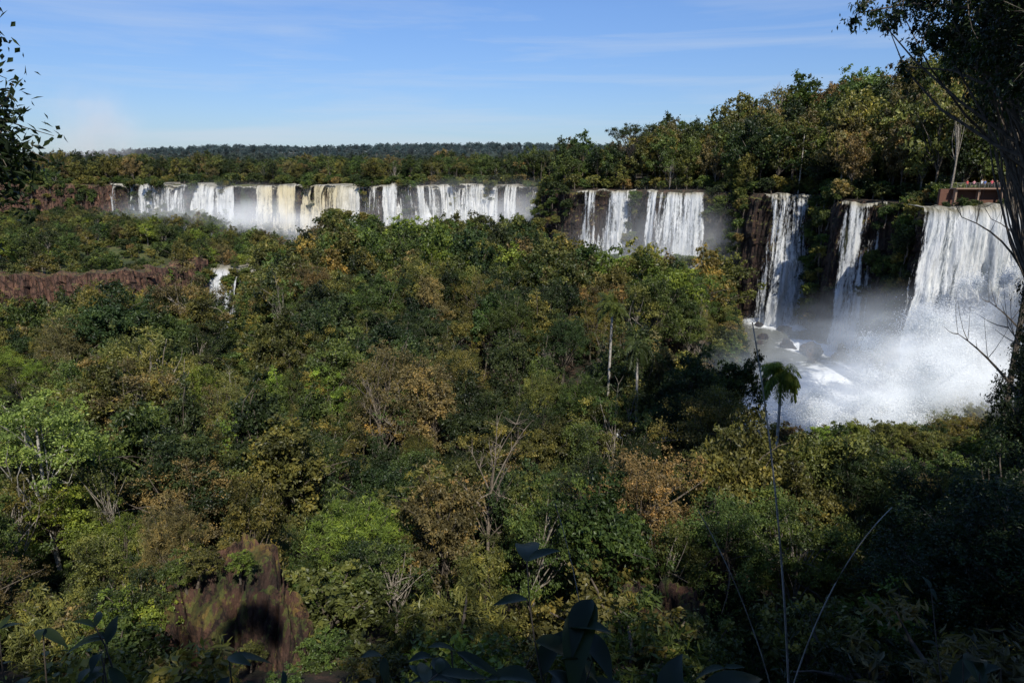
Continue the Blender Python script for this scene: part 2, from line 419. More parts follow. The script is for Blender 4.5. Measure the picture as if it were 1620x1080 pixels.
T={}
T['a']=tree_mesh('broadleaf_a',1,12,4.6,.2,95,170,.3,.18,1.15)
T['b']=tree_mesh('broadleaf_b',2,12,3.6,.12,95,180,.24,.13,1.0,.85)
T['c']=tree_mesh('broadleaf_c',3,12,5.0,.35,75,170,.38,.22,1.2,.5,rag=.4)
T['d']=tree_mesh('sparse_d',4,12,4.4,.25,50,100,.28,.14,1.0,.7,PALE,.5,twigs=4)
T['e']=tree_mesh('feathery_e',5,12,4.0,.12,95,170,.4,.06,1.1,.9,bias=.2)
T['f']=tree_mesh('column_f',6,13,2.6,.05,80,170,.28,.18,.95,.9)
T['g']=tree_mesh('bare_g',8,12,4.0,.35,22,60,.22,.12,.9,.6,PALE,.7,twigs=9,tr=.17)
T['u']=tree_mesh('umbrella_u',9,14,7.0,.68,60,160,.28,.15,1.2,.35,None,.95,.25,twigs=5)
T['h']=tree_mesh('bush_h',10,4.2,2.4,.0,44,130,.25,.15,.7,.8)
T['i']=tree_mesh('bush_i',12,3.2,2.4,.0,40,120,.34,.08,.7,.8,bias=.2)
T['j']=tree_mesh('fine_j',13,12,4.4,.2,90,260,.17,.09,1.1,.7,rag=.4)
T['k']=tree_mesh('layered_k',14,12,5.4,.3,60,230,.26,.15,1.25,.32,PALE,.45,.2,rag=.45)
LT={}
for k,(sd,H,R,ba,nc,cr,fl,bk) in {'a':(21,12,4.8,.12,60,1.25,.7,BARK),'b':(22,12,3.8,.05,60,1.1,.85,BARK),'c':(23,12,5.2,.3,50,1.35,.5,PALE),'u':(24,14,6.5,.6,40,1.3,.4,BARK),'h':(25,4.2,2.8,.0,26,.9,.8,BARK),'f':(26,13,2.8,.05,50,1.0,.9,BARK)}.items():
    LT[k]=tree_mesh('distant_'+k,sd,H,R,ba,nc,80,.48,.3,cr,fl,bk,.3,rag=.4)
LT['g']=tree_mesh('distant_g',28,12,4.2,.4,22,40,.4,.2,1.1,.6,PALE,.8,twigs=9)

PALC={'dark':(.034,.052,.018),'green':(.068,.100,.026),'olive':(.118,.122,.034),'bright':(.145,.195,.034),'brown':(.15,.12,.05),'gold':(.22,.165,.045)}
def place(mesh,x,y,z,s,color,parent,name='tree',sz=None):
    o=bpy.data.objects.new(name,mesh);COL.objects.link(o);o.parent=parent
    o.location=(x,y,z);o.rotation_euler=(random.gauss(0,.06),random.gauss(0,.06),random.uniform(0,6.283))
    o.scale=(s*random.uniform(.8,1.15),s*random.uniform(.8,1.15),s if sz is None else sz)
    c=PALC[color] if isinstance(color,str) else color
    j=random.uniform(.7,1.3);o.color=(c[0]*j*random.uniform(.85,1.12),c[1]*j,c[2]*j,1)
    return o
def scatter(x0,x1,y0,y1,step):
    xs=np.arange(x0,x1,step);ys=np.arange(y0,y1,step)
    X,Y=np.meshgrid(xs,ys);X=X+RNG.uniform(-.48,.48,X.shape)*step;Y=Y+RNG.uniform(-.48,.48,Y.shape)*step
    return X.ravel(),Y.ravel()
FALLS=[[(114,136),(87,144)],[(91,172),(83,176)],[(88,206),(74,209)],[(63,232),(46,236)],[(45,247),(24,252)],[(20,300),(-2,305),(-30,308),(-52,300),(-70,301),(-92,312),(-110,311),(-150,320),(-190,330)]]
# --- valley forest
forest=empty('forest')
X,Y=scatter(-250,100,17,262,4.8)
sp=sdpoly(X,Y,PLAT);sg=sdpoly(X,Y,GORGE);so=sdpoly(X,Y,POOL);H=height(X,Y);dl=dist_lines(X,Y,FALLS);dg=dist_lines(X,Y,GULLY)
cn=fbm(X/28,Y/28,12,2);hn=fbm(X/14,Y/14,15,2)
for x,y,p,g,o_,h,d,c,hh,gl in zip(X,Y,sp,sg,so,H,dl,cn,hn,dg):
    if abs(x)>.98*y+14 or p>-3.5 or o_>-2 or d<10:continue
    if g>-2:continue
    if x<-105 and y>186:
        continue
    terr=(x>14 and y>172)
    if y>238 and x<20 and random.random()<.8:continue
    ht=float(np.interp(y,[17,26,40,60,90,150,210,260],[3,4,7.5,10.5,12,12.5,12,6]))*(.5+1.05*hh)*random.uniform(.7,1.35)
    if terr: ht=random.uniform(2.5,4.5)
    if y>52 and x/y>.35: ht=min(ht,3.6 if y>64 else 6)
    if abs(x+ .48*y)<4.5 and 17<y<34:ht=min(ht,1.6)
    if -105<x<-40 and y>175: ht*=1.1
    if x<-60 and y>195 and x>-105: ht*=.6
    if x<-48 and 70<y<135: ht*=.68 if x/y<-.68 else 1.0
    if gl<6: ht=min(ht,3.5)
    if gl<3 and random.random()<.6:continue
    r_=random.random()+(c-.5)*1.1
    if terr:col='bright' if r_>.45 else 'green'
    elif r_<.17:col='dark'
    elif r_<.36:col='green'
    elif r_<.69:col='olive'
    elif r_<.81:col='brown'
    elif r_<.84:col='gold' if random.random()<.5 else 'olive'
    else:col='bright' if random.random()<.5 else 'green'
    S=T if y<150 else LT
    if ht<5.5: k=random.choice('hhi') if S is T else 'h'
    else:
        k=random.choices('abcdefgjk',[3,5,3,1.8,4,4,.8,5,3])[0] if S is T else random.choices('abcfg',[5,5,4,3,.4])[0]
    if k in 'dg' and col in('bright',):col='olive'
    base={'h':4.2,'i':3.2,'f':13}.get(k,12)
    s=ht/base
    if k in 'hi': place(S[k],x,y,h-.3,s*1.1,col,forest,sz=s)
    else: place(S[k],x,y,h-.3,max(s,.5)*random.uniform(.75,1.05),col,forest,sz=max(s,.45))
# trees rooted on the gorge floor in front of the red cliff
for j in range(60):
    x=random.uniform(-150,-84);y=random.uniform(150,182)
    if random.random()<(-x-95)/90:continue
    z=float(height(np.array([x]),np.array([y]))[0])
    k=random.choice('abcf');place(LT[k],x,y,z-.3,random.uniform(1.2,1.7),random.choice(['dark','green','olive','brown']),forest,sz=random.uniform(1.5,2.3))
# undergrowth
under=empty('undergrowth')
X,Y=scatter(-110,95,15,120,3.4)
sp=sdpoly(X,Y,PLAT);so=sdpoly(X,Y,POOL);sg=sdpoly(X,Y,GORGE);H=height(X,Y)
for x,y,p,o_,g,h in zip(X,Y,sp,so,sg,H):
    if abs(x)>.98*y+10 or p>4 or o_>-1 or g>0:continue
    if y<30 and random.random()<.45:continue
    if abs(x+.48*y)<3 and 22<y<32:continue
    place(T[random.choice('hhi')],x,y,h-.5,random.uniform(.35,.8)*(1 if y>22 else .55),random.choices(['dark','green','olive','bright','brown'],[5,4,3,.7,1])[0],under,'bush')
# shrubs clinging to cliffs
cl=empty('cliff_vegetation')
X,Y=scatter(-240,130,16,335,1.0)
H=height(X,Y);gx=(height(X+.6,Y)-H)/.6;gy=(height(X,Y+.6)-H)/.6;sl=np.hypot(gx,gy);dl=dist_lines(X,Y,FALLS);vn_=fbm(X/5,H/6,23,2)
cnt=0
for x,y,h,s_,d,gxx,gyy,v_ in zip(X,Y,H,sl,dl,gx,gy,vn_):
    if s_<1.3 or abs(x)>.98*y+15:continue
    if d<3.4 or h<-46:continue
    redcliff=(x<-75 and 175<y<210)
    farleft=(x<-180 and y>300)
    pr=.14 if redcliff else (.4 if farleft else (.95 if v_>.36 else .6))
    if random.random()>pr:continue
    S=T if y<110 else LT
    o1=2.9 if y>110 else .6
    if redcliff:o1=4.6
    place(S['h'],x-gxx/s_*o1,y-gyy/s_*o1,h-.4,random.uniform(.35,1.0),random.choices(['dark','green','olive','brown'],[4,4,3,.6])[0],cl,'bush');cnt+=1
# grassy shelf
X,Y=scatter(-245,-95,190,325,3.3)
sp=sdpoly(X,Y,PLAT);sg=sdpoly(X,Y,GORGE);H=height(X,Y);cn=fbm(X/16,Y/16,17,2)
for x,y,p,g,h,c in zip(X,Y,sp,sg,H,cn):
    if p>-2 or g>-.5 or abs(x)>.98*y+14:continue
    dense=c>.47 or y>245 or y<203
    if not dense and random.random()<.5:continue
    big=dense and random.random()<(.55 if y>240 else .2)
    place(LT[random.choice('abc') if big else 'h'],x,y,h-.4,random.uniform(.4,.8) if big else random.uniform(.3,.9),random.choices(['dark','green','olive','brown','bright'],[2,4,5,1.2,1.6])[0],cl,'bush')
# --- plateau forest
pf=empty('plateau_forest')
X,Y=scatter(-300,330,20,420,5.6)
sp=sdpoly(X,Y,PLAT);H=height(X,Y);dl=dist_lines(X,Y,FALLS);hn=fbm(X/20,Y/20,19,2)
for x,y,p,h,d,hh in zip(X,Y,sp,H,dl,hn):
    if abs(x)>.9*y+45 or p<.8 or d<(9 if y<290 else 14):continue
    if 92<x<135 and 128<y<160:continue
    if x/y>1.15: continue
    if x>20 and y<290:
        ht=random.uniform(10,24)*(.6+.85*hh)*np.interp(x/y,[.1,.3,.5,.8],[.8,1.0,1.15,1.25])
    elif x>-5 and y<330: ht=random.uniform(8,15)*(.7+.6*hh)
    else: ht=random.uniform(5,14)*(.55+.8*hh)
    if x<-185 and y<340:ht*=.9
    S=LT if y>120 else T
    k=random.choices('abcuf',[5,4,3,1.5,3])[0] if S is LT else random.choices('abcef',[5,4,3,3,3])[0]
    if random.random()<.04:k='g'
    b0={'u':14,'f':13}.get(k,12)
    place(S[k],x,y,h-.3,ht/b0*(.8 if ht>14 else 1),random.choices(['dark','green','olive','brown'],[3.5,3.5,4.5,2])[0],pf,sz=ht/b0)
X,Y=scatter(-260,150,120,352,3.6)
sp=sdpoly(X,Y,PLAT);H=height(X,Y);dl=dist_lines(X,Y,FALLS)
for x,y,p,h,d in zip(X,Y,sp,H,dl):
    if abs(x)>.9*y+10 or p<-.5 or p>34 or d<(7 if y<290 else 11):continue
    if 92<x<135 and 128<y<156:continue
    place(LT['h'],x,y,h-.4,random.uniform(.6,1.3),random.choices(['dark','green','olive','brown'],[3,4,4,1])[0],pf,'bush')
# overgrown islets standing in the brink of the far falls
for x,y,w_ in ((-9,303,4),(-46,301,5),(-62,299,3),(-88,309,3),(-128,313,4),(-163,320,5),(8,300,3),(-176,325,3),(-25,305,2),(-143,316,3)):
    for q in range(int(w_*6)):
        place(LT['h'],x+random.gauss(0,w_*.5),y+random.uniform(-5,2),-9.3-random.random()*(0 if q%3==0 else 17),random.uniform(.35,.85),random.choice(['dark','green','olive']),pf,'bush')
# --- far forest
ff=empty('distant_forest')
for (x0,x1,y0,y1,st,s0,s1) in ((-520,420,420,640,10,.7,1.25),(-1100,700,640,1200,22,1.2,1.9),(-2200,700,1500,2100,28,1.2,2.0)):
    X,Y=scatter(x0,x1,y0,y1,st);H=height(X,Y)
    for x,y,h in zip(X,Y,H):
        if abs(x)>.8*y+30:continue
        place(LT[random.choice('abc')],x,y,h-2.5,random.uniform(s0,s1),(.055,.073,.045) if y<640 else ((.062,.083,.07) if y<1300 else (.075,.11,.13)),ff)  # aerial haze put into leaf colour: paler and bluer with distance

# ------------------------------------------------------------ notable single trees
def hz(x,y):return float(height(np.array([x]),np.array([y]))[0])
def single(name,mesh,x,y,H,base0,color,sx=None,dz=0):
    o=place(mesh,x,y,hz(x,y)-.3+dz,1,color,None,name);s=H/base0
    o.scale=(sx or s,sx or s,s);o.rotation_euler=(0,0,o.rotation_euler[2]);return o
BT=tree_mesh('bare_branching',31,14,4.2,.3,9,90,.22,.12,.9,.6,TWIG,.9,.16,twigs=12)
WT=tree_mesh('white_trunk',32,14,4.6,.5,60,230,.2,.11,1.0,.7,WHITE,.28,.18,twigs=1)
UM=tree_mesh('umbrella_crown',33,18,8.5,.66,80,180,.32,.18,1.3,.38,None,.95,.3,twigs=8)
DK=tree_mesh('dense_dark',34,20,6.0,.12,170,300,.26,.14,1.35,.8,None,.6,.35,rag=.4)
HI=tree_mesh('high_crown',36,30,9.5,.62,260,330,.26,.14,1.25,.6,None,.9,.3,rag=.4,twigs=6)
single('white_trunk_tree',WT,-33.5,45,15,14,(.15,.20,.05))
single('bare_tree',BT,-1.5,43,13,14,'brown')
single('bare_tree',BT,-16,78,14,14,'gold')
single('umbrella_tree',UM,45,264,24,18,'dark',1.05)
single('umbrella_tree',UM,68,275,22,18,'green',.95)
single('umbrella_tree',UM,150,215,24,18,'dark',1.2)
single('umbrella_tree',UM,16,285,17,18,'dark',.9)
for x,y,zt in ((38.5,47,20),(45,58,22),(54,70,22),(63,80,23),(36,38,24),(74,96,20)):
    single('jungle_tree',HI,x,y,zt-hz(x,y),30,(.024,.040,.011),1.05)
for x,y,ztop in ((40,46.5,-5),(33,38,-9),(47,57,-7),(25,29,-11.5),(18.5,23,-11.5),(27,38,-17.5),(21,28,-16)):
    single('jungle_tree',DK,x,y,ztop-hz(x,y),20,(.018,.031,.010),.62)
# unseen trees added behind and beside the viewer to shade the near slope
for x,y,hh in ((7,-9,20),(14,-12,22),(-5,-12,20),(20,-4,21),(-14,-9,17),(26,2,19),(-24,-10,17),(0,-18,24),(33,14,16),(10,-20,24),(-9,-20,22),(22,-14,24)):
    single('unseen_shade_tree',DK,x,y,hh,20,'dark',.95)
P1=palm_mesh('palm_a',41,19,2.9,30);P2=palm_mesh('palm_b',42,15,2.6,26,droop=1.6);P3=palm_mesh('palm_c',43,15,2.7,54,.17,1.7)
single('queen_palm',P1,12.4,85,-17.0-hz(12.4,85),19,(.12,.16,.035),1)
single('queen_palm',P2,15.5,80,-21.2-hz(15.5,80),15,(.06,.09,.025),1)
single('queen_palm',P3,25.0,60,-18.4-hz(25.0,60),15,(.14,.19,.03),1)
for x,y,hh in ((88,215,19),(97,190,21),(112,176,24),(75,240,17),(104,165,16),(58,262,15)):
    single('queen_palm',P1,x,y,hh,19,(.05,.075,.025),1.1)
single('slender_tree',tree_mesh('slender',35,24,2.2,.72,14,120,.4,.25,.9,.6,PALE,.8,.3),96,154,21,24,'olive')

# overhanging branches
def branch_obj(name,pts,rad,seed,n,spread,L,W,down=.3,nl=9,par=None,tw=.012):
    r=np.random.default_rng(seed);b=B()
    V,F=tube(pts,np.linspace(rad,rad*.2,len(pts)),7);b.put(V,F,0)
    P=np.array(pts)
    for j in range(n):
        q0=r.uniform(2,len(P)-1);i0=int(q0);q=P[i0]+(P[min(i0+1,len(P)-1)]-P[i0])*(q0-i0)
        e=q+r.normal(0,spread,3)+np.array([0,0,-down*r.random()])
        pth=bend(q,e,r,5,.15);V,F=tube(pth,np.linspace(tw,tw*.3,5),4);b.put(V,F,0)
        for p in pth[1:]:
            C=p+r.normal(0,L*.9,(nl,3));V,F=leaves(r,C,norm(r.normal(size=(nl,3))),L,W,.2);b.put(V,F,1,np.clip(.5+r.normal(0,.15,nl),0,1))
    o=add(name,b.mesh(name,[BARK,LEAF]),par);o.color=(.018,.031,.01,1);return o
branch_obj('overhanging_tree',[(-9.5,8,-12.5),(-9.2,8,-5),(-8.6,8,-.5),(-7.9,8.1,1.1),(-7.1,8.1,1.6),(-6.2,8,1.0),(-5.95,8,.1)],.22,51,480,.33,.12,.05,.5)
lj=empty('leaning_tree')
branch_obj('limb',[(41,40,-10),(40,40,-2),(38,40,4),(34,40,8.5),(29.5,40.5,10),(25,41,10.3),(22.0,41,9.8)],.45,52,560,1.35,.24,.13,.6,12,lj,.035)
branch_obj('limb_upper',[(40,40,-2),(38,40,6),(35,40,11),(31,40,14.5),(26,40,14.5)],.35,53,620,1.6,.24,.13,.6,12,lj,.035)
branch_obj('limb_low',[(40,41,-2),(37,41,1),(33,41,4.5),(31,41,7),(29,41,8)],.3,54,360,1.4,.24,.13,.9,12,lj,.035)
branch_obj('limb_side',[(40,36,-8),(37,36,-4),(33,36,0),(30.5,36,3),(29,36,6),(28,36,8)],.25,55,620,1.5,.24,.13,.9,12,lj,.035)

# lianas / canes
def cane(name,pts,r0,mat=TWIG):
    V,F=tube(pts,np.linspace(r0,r0*.4,len(pts)),5);b=B();b.put(V,F,0)
    return add(name,b.mesh(name,[mat],True))
def curve(p0,p1,p2,n=24):
    p0,p1,p2=map(np.array,(p0,p1,p2));return [(1-t)**2*p0+2*t*(1-t)*p1+t*t*p2 for t in np.linspace(0,1,n)]
cane('liana',curve((4.9,9.2,-12.5),(4.4,9.3,-6.2),(3.25,9,-2.05)),.024,WHITE)
cane('liana',curve((1.1,8,-11),(1.4,8.3,-7),(.55,8,-4.2)),.013,WHITE)
cane('liana',curve((4.5,8,-11),(4,8.3,-7),(2.4,8,-4.3)),.013,WHITE)
cane('liana',curve((3.2,7,-9),(3.4,7.3,-5.2),(4.6,7.5,-4.0)),.013,WHITE)

# dark leafy plants just below the viewpoint
def big_leaf_plant(name,x,y,n,hgt,ll,seed,col=(.02,.034,.011)):
    r=np.random.default_rng(seed);b=B();z=hz(x,y)
    for j in range(n):
        az=r.uniform(0,6.28);d=np.array([math.cos(az),math.sin(az),0])
        e=d*r.uniform(.05,.45)*hgt+np.array([0,0,hgt*r.uniform(.55,1)])
        pth=bend((0,0,-.1),e,r,8,.1);V,F=tube(pth,np.linspace(.008,.003,8),5);b.put(V,F,0)
        for k in range(7):
            a2=r.uniform(0,6.28);dr=np.array([math.cos(a2),math.sin(a2),r.uniform(-.5,.9)]);dr/=np.linalg.norm(dr)
            base=np.array(pth[-1-k%6]);sd=np.cross(dr,[0,0,1.]);sd/=np.linalg.norm(sd);up=np.cross(sd,dr)
            m=9;Vv=[];l=ll*r.uniform(.45,1.15);wd=r.uniform(.12,.2);cu=r.uniform(.15,.5)
            for q in range(m):
                t=q/(m-1);w=l*wd*math.sin(math.pi*t**.75)+.001
                c=base+dr*l*t+np.array([0,0,-l*cu*t*t])+sd*l*.05*math.sin(4*t+k)
                Vv+=[c-sd*w+up*w*.35,c,c+sd*w+up*w*.35]
            Ff=[]
            for q in range(m-1):
                for s_ in (0,1):Ff.append([q*3+s_,q*3+s_+1,q*3+s_+4,q*3+s_+3])
            b.put(np.array(Vv),np.array(Ff),1,r.uniform(.3,.7))
    o=add(name,b.mesh(name,[BARK,LEAF],True),None,(x,y,z));o.color=(*col,1);return o
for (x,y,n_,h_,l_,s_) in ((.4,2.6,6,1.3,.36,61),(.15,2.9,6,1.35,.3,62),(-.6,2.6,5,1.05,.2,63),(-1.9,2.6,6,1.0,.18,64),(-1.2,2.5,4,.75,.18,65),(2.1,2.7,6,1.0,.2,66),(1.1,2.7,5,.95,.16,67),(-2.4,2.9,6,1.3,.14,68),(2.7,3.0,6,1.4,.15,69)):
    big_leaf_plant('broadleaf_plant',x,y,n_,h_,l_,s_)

# ------------------------------------------------------------ rocks
def rock(name,x,y,z,sx,sy,sz,seed,mat=ROCK,sub=5,par=None):
    import bmesh
    bm=bmesh.new();bmesh.ops.create_icosphere(bm,subdivisions=sub,radius=1)
    V=np.array([v.co[:] for v in bm.verts])
    r=np.random.default_rng(seed)
    D=norm(r.normal(size=(16,3)));c=r.uniform(.6,.95,16)
    k=np.ones(len(V))
    for d,cc in zip(D,c):
        dp=V@d;k=np.minimum(k,np.where(dp>cc*.9,cc*.9/np.maximum(dp,1e-3),1))
    V=V*k[:,None]
    az=np.arctan2(V[:,1],V[:,0])
    rid=np.abs(fbm(az*2.2+seed,V[:,2]*.9,seed%7,3)-.5)*2
    blk=vn(np.floor(az*3.5)+.5,np.floor(V[:,2]*3+vn(np.floor(az*3.5),az*0,2)*2)+.5,seed%11)
    V=V*(1-.34*np.exp(-rid*9)[:,None]*(sub>3)+.2*(blk-.5)[:,None]*(sub>4)+.24*(fbm(V[:,0]*2.5+seed,V[:,2]*2.5+V[:,1]*2,seed%9)-.5)[:,None]+.16*(fbm(V[:,0]*8+seed,V[:,2]*6+V[:,1]*7,3)-.5)[:,None])
    for v,co in zip(bm.verts,V):v.co=co
    m=bpy.data.meshes.new(name);bm.to_mesh(m);bm.free();m.materials.append(mat)
    o=add(name,m,par,(x,y,z));o.scale=(sx,sy,sz);o.rotation_euler=(r.uniform(-.2,.2),r.uniform(-.2,.2),r.uniform(0,6));return o
rock('boulder',-14.0,31,-23.5,3.7,3.0,6.6,3,sub=6)
rock('boulder',-11.8,29.5,-24.5,2.6,2.4,5.4,4,sub=6)
rock('boulder',-17.0,31,-24.5,2.8,2.2,4.2,5,sub=6)
rock('boulder',6.2,29,-23.6,2.9,2.2,4.8,6,sub=6)
rock('boulder',8.3,29.5,-24.2,2.3,2.0,4.4,7)
rock('boulder',-.8,24.5,-22.6,3,2,2.4,8)
rock('boulder',3.2,24,-22.4,2.2,1.6,1.9,9)
for x,y,z,s in ((-17.2,29.2,-22,.5),(-17.9,29,-23.5,.55),(-16.6,28.6,-25,.5),(-10.2,27.6,-26,.4),(-15.4,29.4,-18.9,.35),(-16.2,30,-19.8,.45),(-9.6,28.8,-23.5,.5),(-19,29.5,-21.5,.5),(-14.8,27.6,-27.6,.45),(-13.2,29.2,-18.6,.3),(-12.6,27.9,-22.6,.28),(4.2,27.5,-24.2,.35),(10.4,28.3,-23,.4)):
    place(T['h'],x,y,z-.6,s,random.choice(['olive','green','bright']),under,'bush')
for j,(x,y,s) in enumerate(((75,165,3.2),(71.5,172,2.4),(80,160,2.6),(78,190,2.2),(73,196,1.5),(84,168,3),(69,182,1.6),(80,180,3.2),(66,176,1),(72,158,1.2))):
    rock('river_boulder',x,y,-45.6,s*1.2,s,s*.9,20+j,DROCK,4)
for j,(x,y,z,s) in enumerate(((-62,238,-25,9),(-50,243,-26,8),(-40,240,-28,6),(-14,258,-27,7),(-2,262,-28,6),(8,258,-27,6),(-80,262,-29,5),(-30,275,-29,5),(-130,290,-29,5),(-115,300,-28,4))):
    rock('rock_outcrop',x,y,z,s,s*.7,s*.75,40+j,DROCK,5)
for x,y,z in ((-64,237,-18.5),(-60,240,-18.5),(-50,243,-20),(-46,240,-22),(-15,257,-22),(-38,238,-24),(6,257,-23)):
    for q in range(4):place(LT['h'],x+random.gauss(0,2.5),y-1+random.gauss(0,1.5),z-q*.8,1.0,random.choice(['olive','green','dark']),cl,'bush')
for j in range(26):
    x=random.uniform(-210,-115);y=random.uniform(205,250);rock('shelf_stone',x,y,hz(x,y),random.uniform(.8,2.4),random.uniform(.8,1.6),random.uniform(.4,1),80+j,DROCK,3,cl)

# ------------------------------------------------------------ waterfalls
def waterfall(name,P,ztop,zbot,throw,side=1,back=12,res=.45,thin=0.0,tint=None,spread=0,seed=1,amp=.5,gap=0.0,lip=2.6,gs=9):
    P=np.array(P,float);seg=np.hypot(*(P[1:]-P[:-1]).T);L=np.concatenate([[0],np.cumsum(seg)])
    n=max(8,int(L[-1]/res));s=np.linspace(0,L[-1],n)
    px=np.interp(s,L,P[:,0]);py=np.interp(s,L,P[:,1])
    tx=np.gradient(px);ty=np.gradient(py)
    kk=max(3,int(6/res));ker=np.ones(kk)/kk
    tx=np.convolve(np.pad(tx,kk,'edge'),ker,'same')[kk:-kk];ty=np.convolve(np.pad(ty,kk,'edge'),ker,'same')[kk:-kk]
    l=np.hypot(tx,ty);tx/=l;ty/=l
    ox,oy=(ty*side,-tx*side)
    wob=(fbm(s/7,s*0+seed,seed)-.5)*4
    px=px+ox*(lip+wob);py=py+oy*(lip+wob)
    zt=ztop+(fbm(s/12,s*0+3,seed+9)-.5)*2.6+(fbm(s/2.5,s*0+3,seed+11)-.5)*1.1
    rows=[(-back,0),(-back*.5,0),(-2,0),(-.8,0),(0,.002)]+[(None,t) for t in np.linspace(.01,1,56)]
    V=[];uv=[];br=[];th=[];tn=[]
    zb=zbot(s) if callable(zbot) else np.full(n,float(zbot))
    zb=zb+(fbm(s/9,s*0+5,seed+12)-.5)*5
    ctr=(s/L[-1]-.5)
    thr=throw*(.6+.8*fbm(s/4,s*0+2,seed+2))
    led=fbm(s/6,s*0+8,seed+14)*.7+.15
    for (d,t) in rows:
        if d is None:
            z=zt-(zt-zb)*t;out=thr*np.sqrt(t)+1.6*sst(0,.06,t-led)*(fbm(s/5,s*0+1,seed+15))
            w=amp*(fbm(s/1.0,z*.09+9,seed+4)-.5)*2.4*min(1,t*5)+amp*2.2*(fbm(s/4.0,z*.05,seed+5)-.5)*min(1,t*4)+.5*amp*(fbm(s/.5,z*.5,seed+6,2)-.5)*t
            out=out+w
            sx=ctr*spread*t
            x=px+ox*out+tx*sx;y=py+oy*out+ty*sx
        else:
            x=px+ox*d;y=py+oy*d;z=zt*1.0+(-.15 if d<0 else 0)
        V.append(np.stack([x,y,z],1));uv.append(np.stack([s+seed*13,z+ (d or 0)],1))
        e=np.minimum(s,L[-1]-s)+ (fbm(s*0+t*5,s*0,seed+3)-.5)*2
        th.append(np.clip(thin+.9*sst(2.0,0,e)*1.0+gap*sst(.5,.66,fbm(s/gs,s*0+t*.6,seed+7)) ,0,3)*(1 if t>.02 else .1))
        br.append(np.full(n,1.0 if t<=.01 else max(0,.8-t*12)))
        tn.append(tint(px)*(1-.45*t) if tint else np.zeros(n))
    m=len(rows);i=np.arange(m*n).reshape(m,n)
    F=np.stack([i[:-1,:-1],i[:-1,1:],i[1:,1:],i[1:,:-1]],-1).reshape(-1,4)
    return add(name,mk_mesh(name,np.concatenate(V),F,None,[FALL],{'thin':('POINT',np.concatenate(th)),'brink':('POINT',np.concatenate(br)),'tint':('POINT',np.concatenate(tn))},uv=np.concatenate(uv),smooth=True))
tint=lambda x:.2+.8*sst(-120,-106,x)*sst(-62,-78,x)
far_P=[(20,298),(-2,305),(-30,308),(-52,300),(-70,301),(-92,312),(-110,311),(-150,320),(-188,331)]
waterfall('waterfall',far_P,-8.4,-35,5.5,-1,16,.4,.02,tint,0,3,1.6,1.6,gs=5)
waterfall('waterfall',[(p[0],p[1]+.6) for p in far_P],-8.9,-36,4,-1,2,.5,.46,tint,0,7,1.1,.9)
waterfall('waterfall',[(44,247),(24,252)],-8.3,-38,3.5,-1,10,.3,.12,None,2,11,.9,.8,gs=4)
waterfall('waterfall',[(65,231),(46,236.5)],-8.2,-40,8,-1,10,.3,0,None,3,13,1.3,.2)
waterfall('waterfall',[(88,205),(75.5,208)],-8.2,-46.3,5,-1,10,.25,0,None,5,17,1.2,.15)
waterfall('waterfall',[(87,204),(77,206)],-8.5,-46.3,7,-1,2,.25,.2,None,7,18,1.3,.5)
waterfall('waterfall',[(92,171),(83,175)],-8.6,-46.3,4,-1,8,.25,.2,None,3,19,1.0,.5)
waterfall('waterfall',[(128,130),(112,137),(85,145)],-7.6,-46,15,-1,12,.25,0,None,15,23,2.2,.0)
waterfall('waterfall',[(124,133),(110,138),(87,145)],-7.9,-46,8,-1,2,.3,0,None,6,25,1.5,.2)
# second-tier cascades
waterfall('cascade',[(-76,222),(-100,222)],-32.5,-57,13,-1,34,.4,.0,None,2,29,2.0,.4,0)
waterfall('cascade',[(-22,276),(-40,280)],-29,-40,8,-1,12,.4,.05,None,0,31,1.4,.5,0)
waterfall('cascade',[(14,270),(4,272)],-28,-40,8,-1,10,.4,.05,None,0,33,1.4,.5,0)
waterfall('cascade',[(-96,288),(-150,298)],-30,-38,10,-1,10,.4,.0,None,0,35,1.6,.3,0)

# ------------------------------------------------------------ spray
def puff_mat():
    s=N('spray_froth');g=s.n('ShaderNodeNewGeometry')
    n1=s.n('ShaderNodeTexNoise',{'Vector':(g,0),'Scale':.35,'Detail':4.0,'Roughness':.7})
    c=s.ramp(n1,[(.35,(.7,.74,.77)),(.6,(.88,.89,.9))])
    d=s.n('ShaderNodeBsdfDiffuse',{'Color':c});t=s.n('ShaderNodeBsdfTranslucent',{'Color':(.9,.92,.93,1)})
    return s.out(s.n('ShaderNodeMixShader',{0:.5,1:d,2:t}))
FROTH=puff_mat()
def spray(name,blobs,n,seed,L=.3):
    """cloud of tiny droplets and froth flecks filling the blobs"""
    r=np.random.default_rng(seed);b=B()
    tot=sum(w for *_,w in blobs)
    for (x,y,z,rx,ry,rz,w) in blobs:
        k=int(n*w/tot);m=26
        sub=norm(r.normal(size=(m,3)))*r.uniform(.2,1,(m,1));sr=r.uniform(.1,.36,m)
        j=r.integers(0,m,k)
        d=sub[j]+norm(r.normal(size=(k,3)))*(np.abs(r.normal(0,.75,k))*sr[j])[:,None]
        C=np.array([x,y,z])+d*np.array([rx,ry,rz])
        V,F=leaves(r,C,norm(d),L,L*.8,.5);b.put(V,F,0,.5)
    return add(name,b.mesh(name,[FROTH]))
spray('waterfall_spray',[(97,126,-27,9,6,12,2.5),(89,124,-31,11,8,13,5),(80,120,-34,12,9,12,6),(71,115,-38,13,9,10,5.5),(60,109,-40.5,14,9,7.5,5.5),(49,103,-42.5,13,8,5,4),(39,101,-44,12,7,3,2.4),(28,106,-45,9,6,1.5,1),(80,200,-45,9,4,2.5,.8),(86,168,-45,6,3,3,.6)],480000,71,.22)
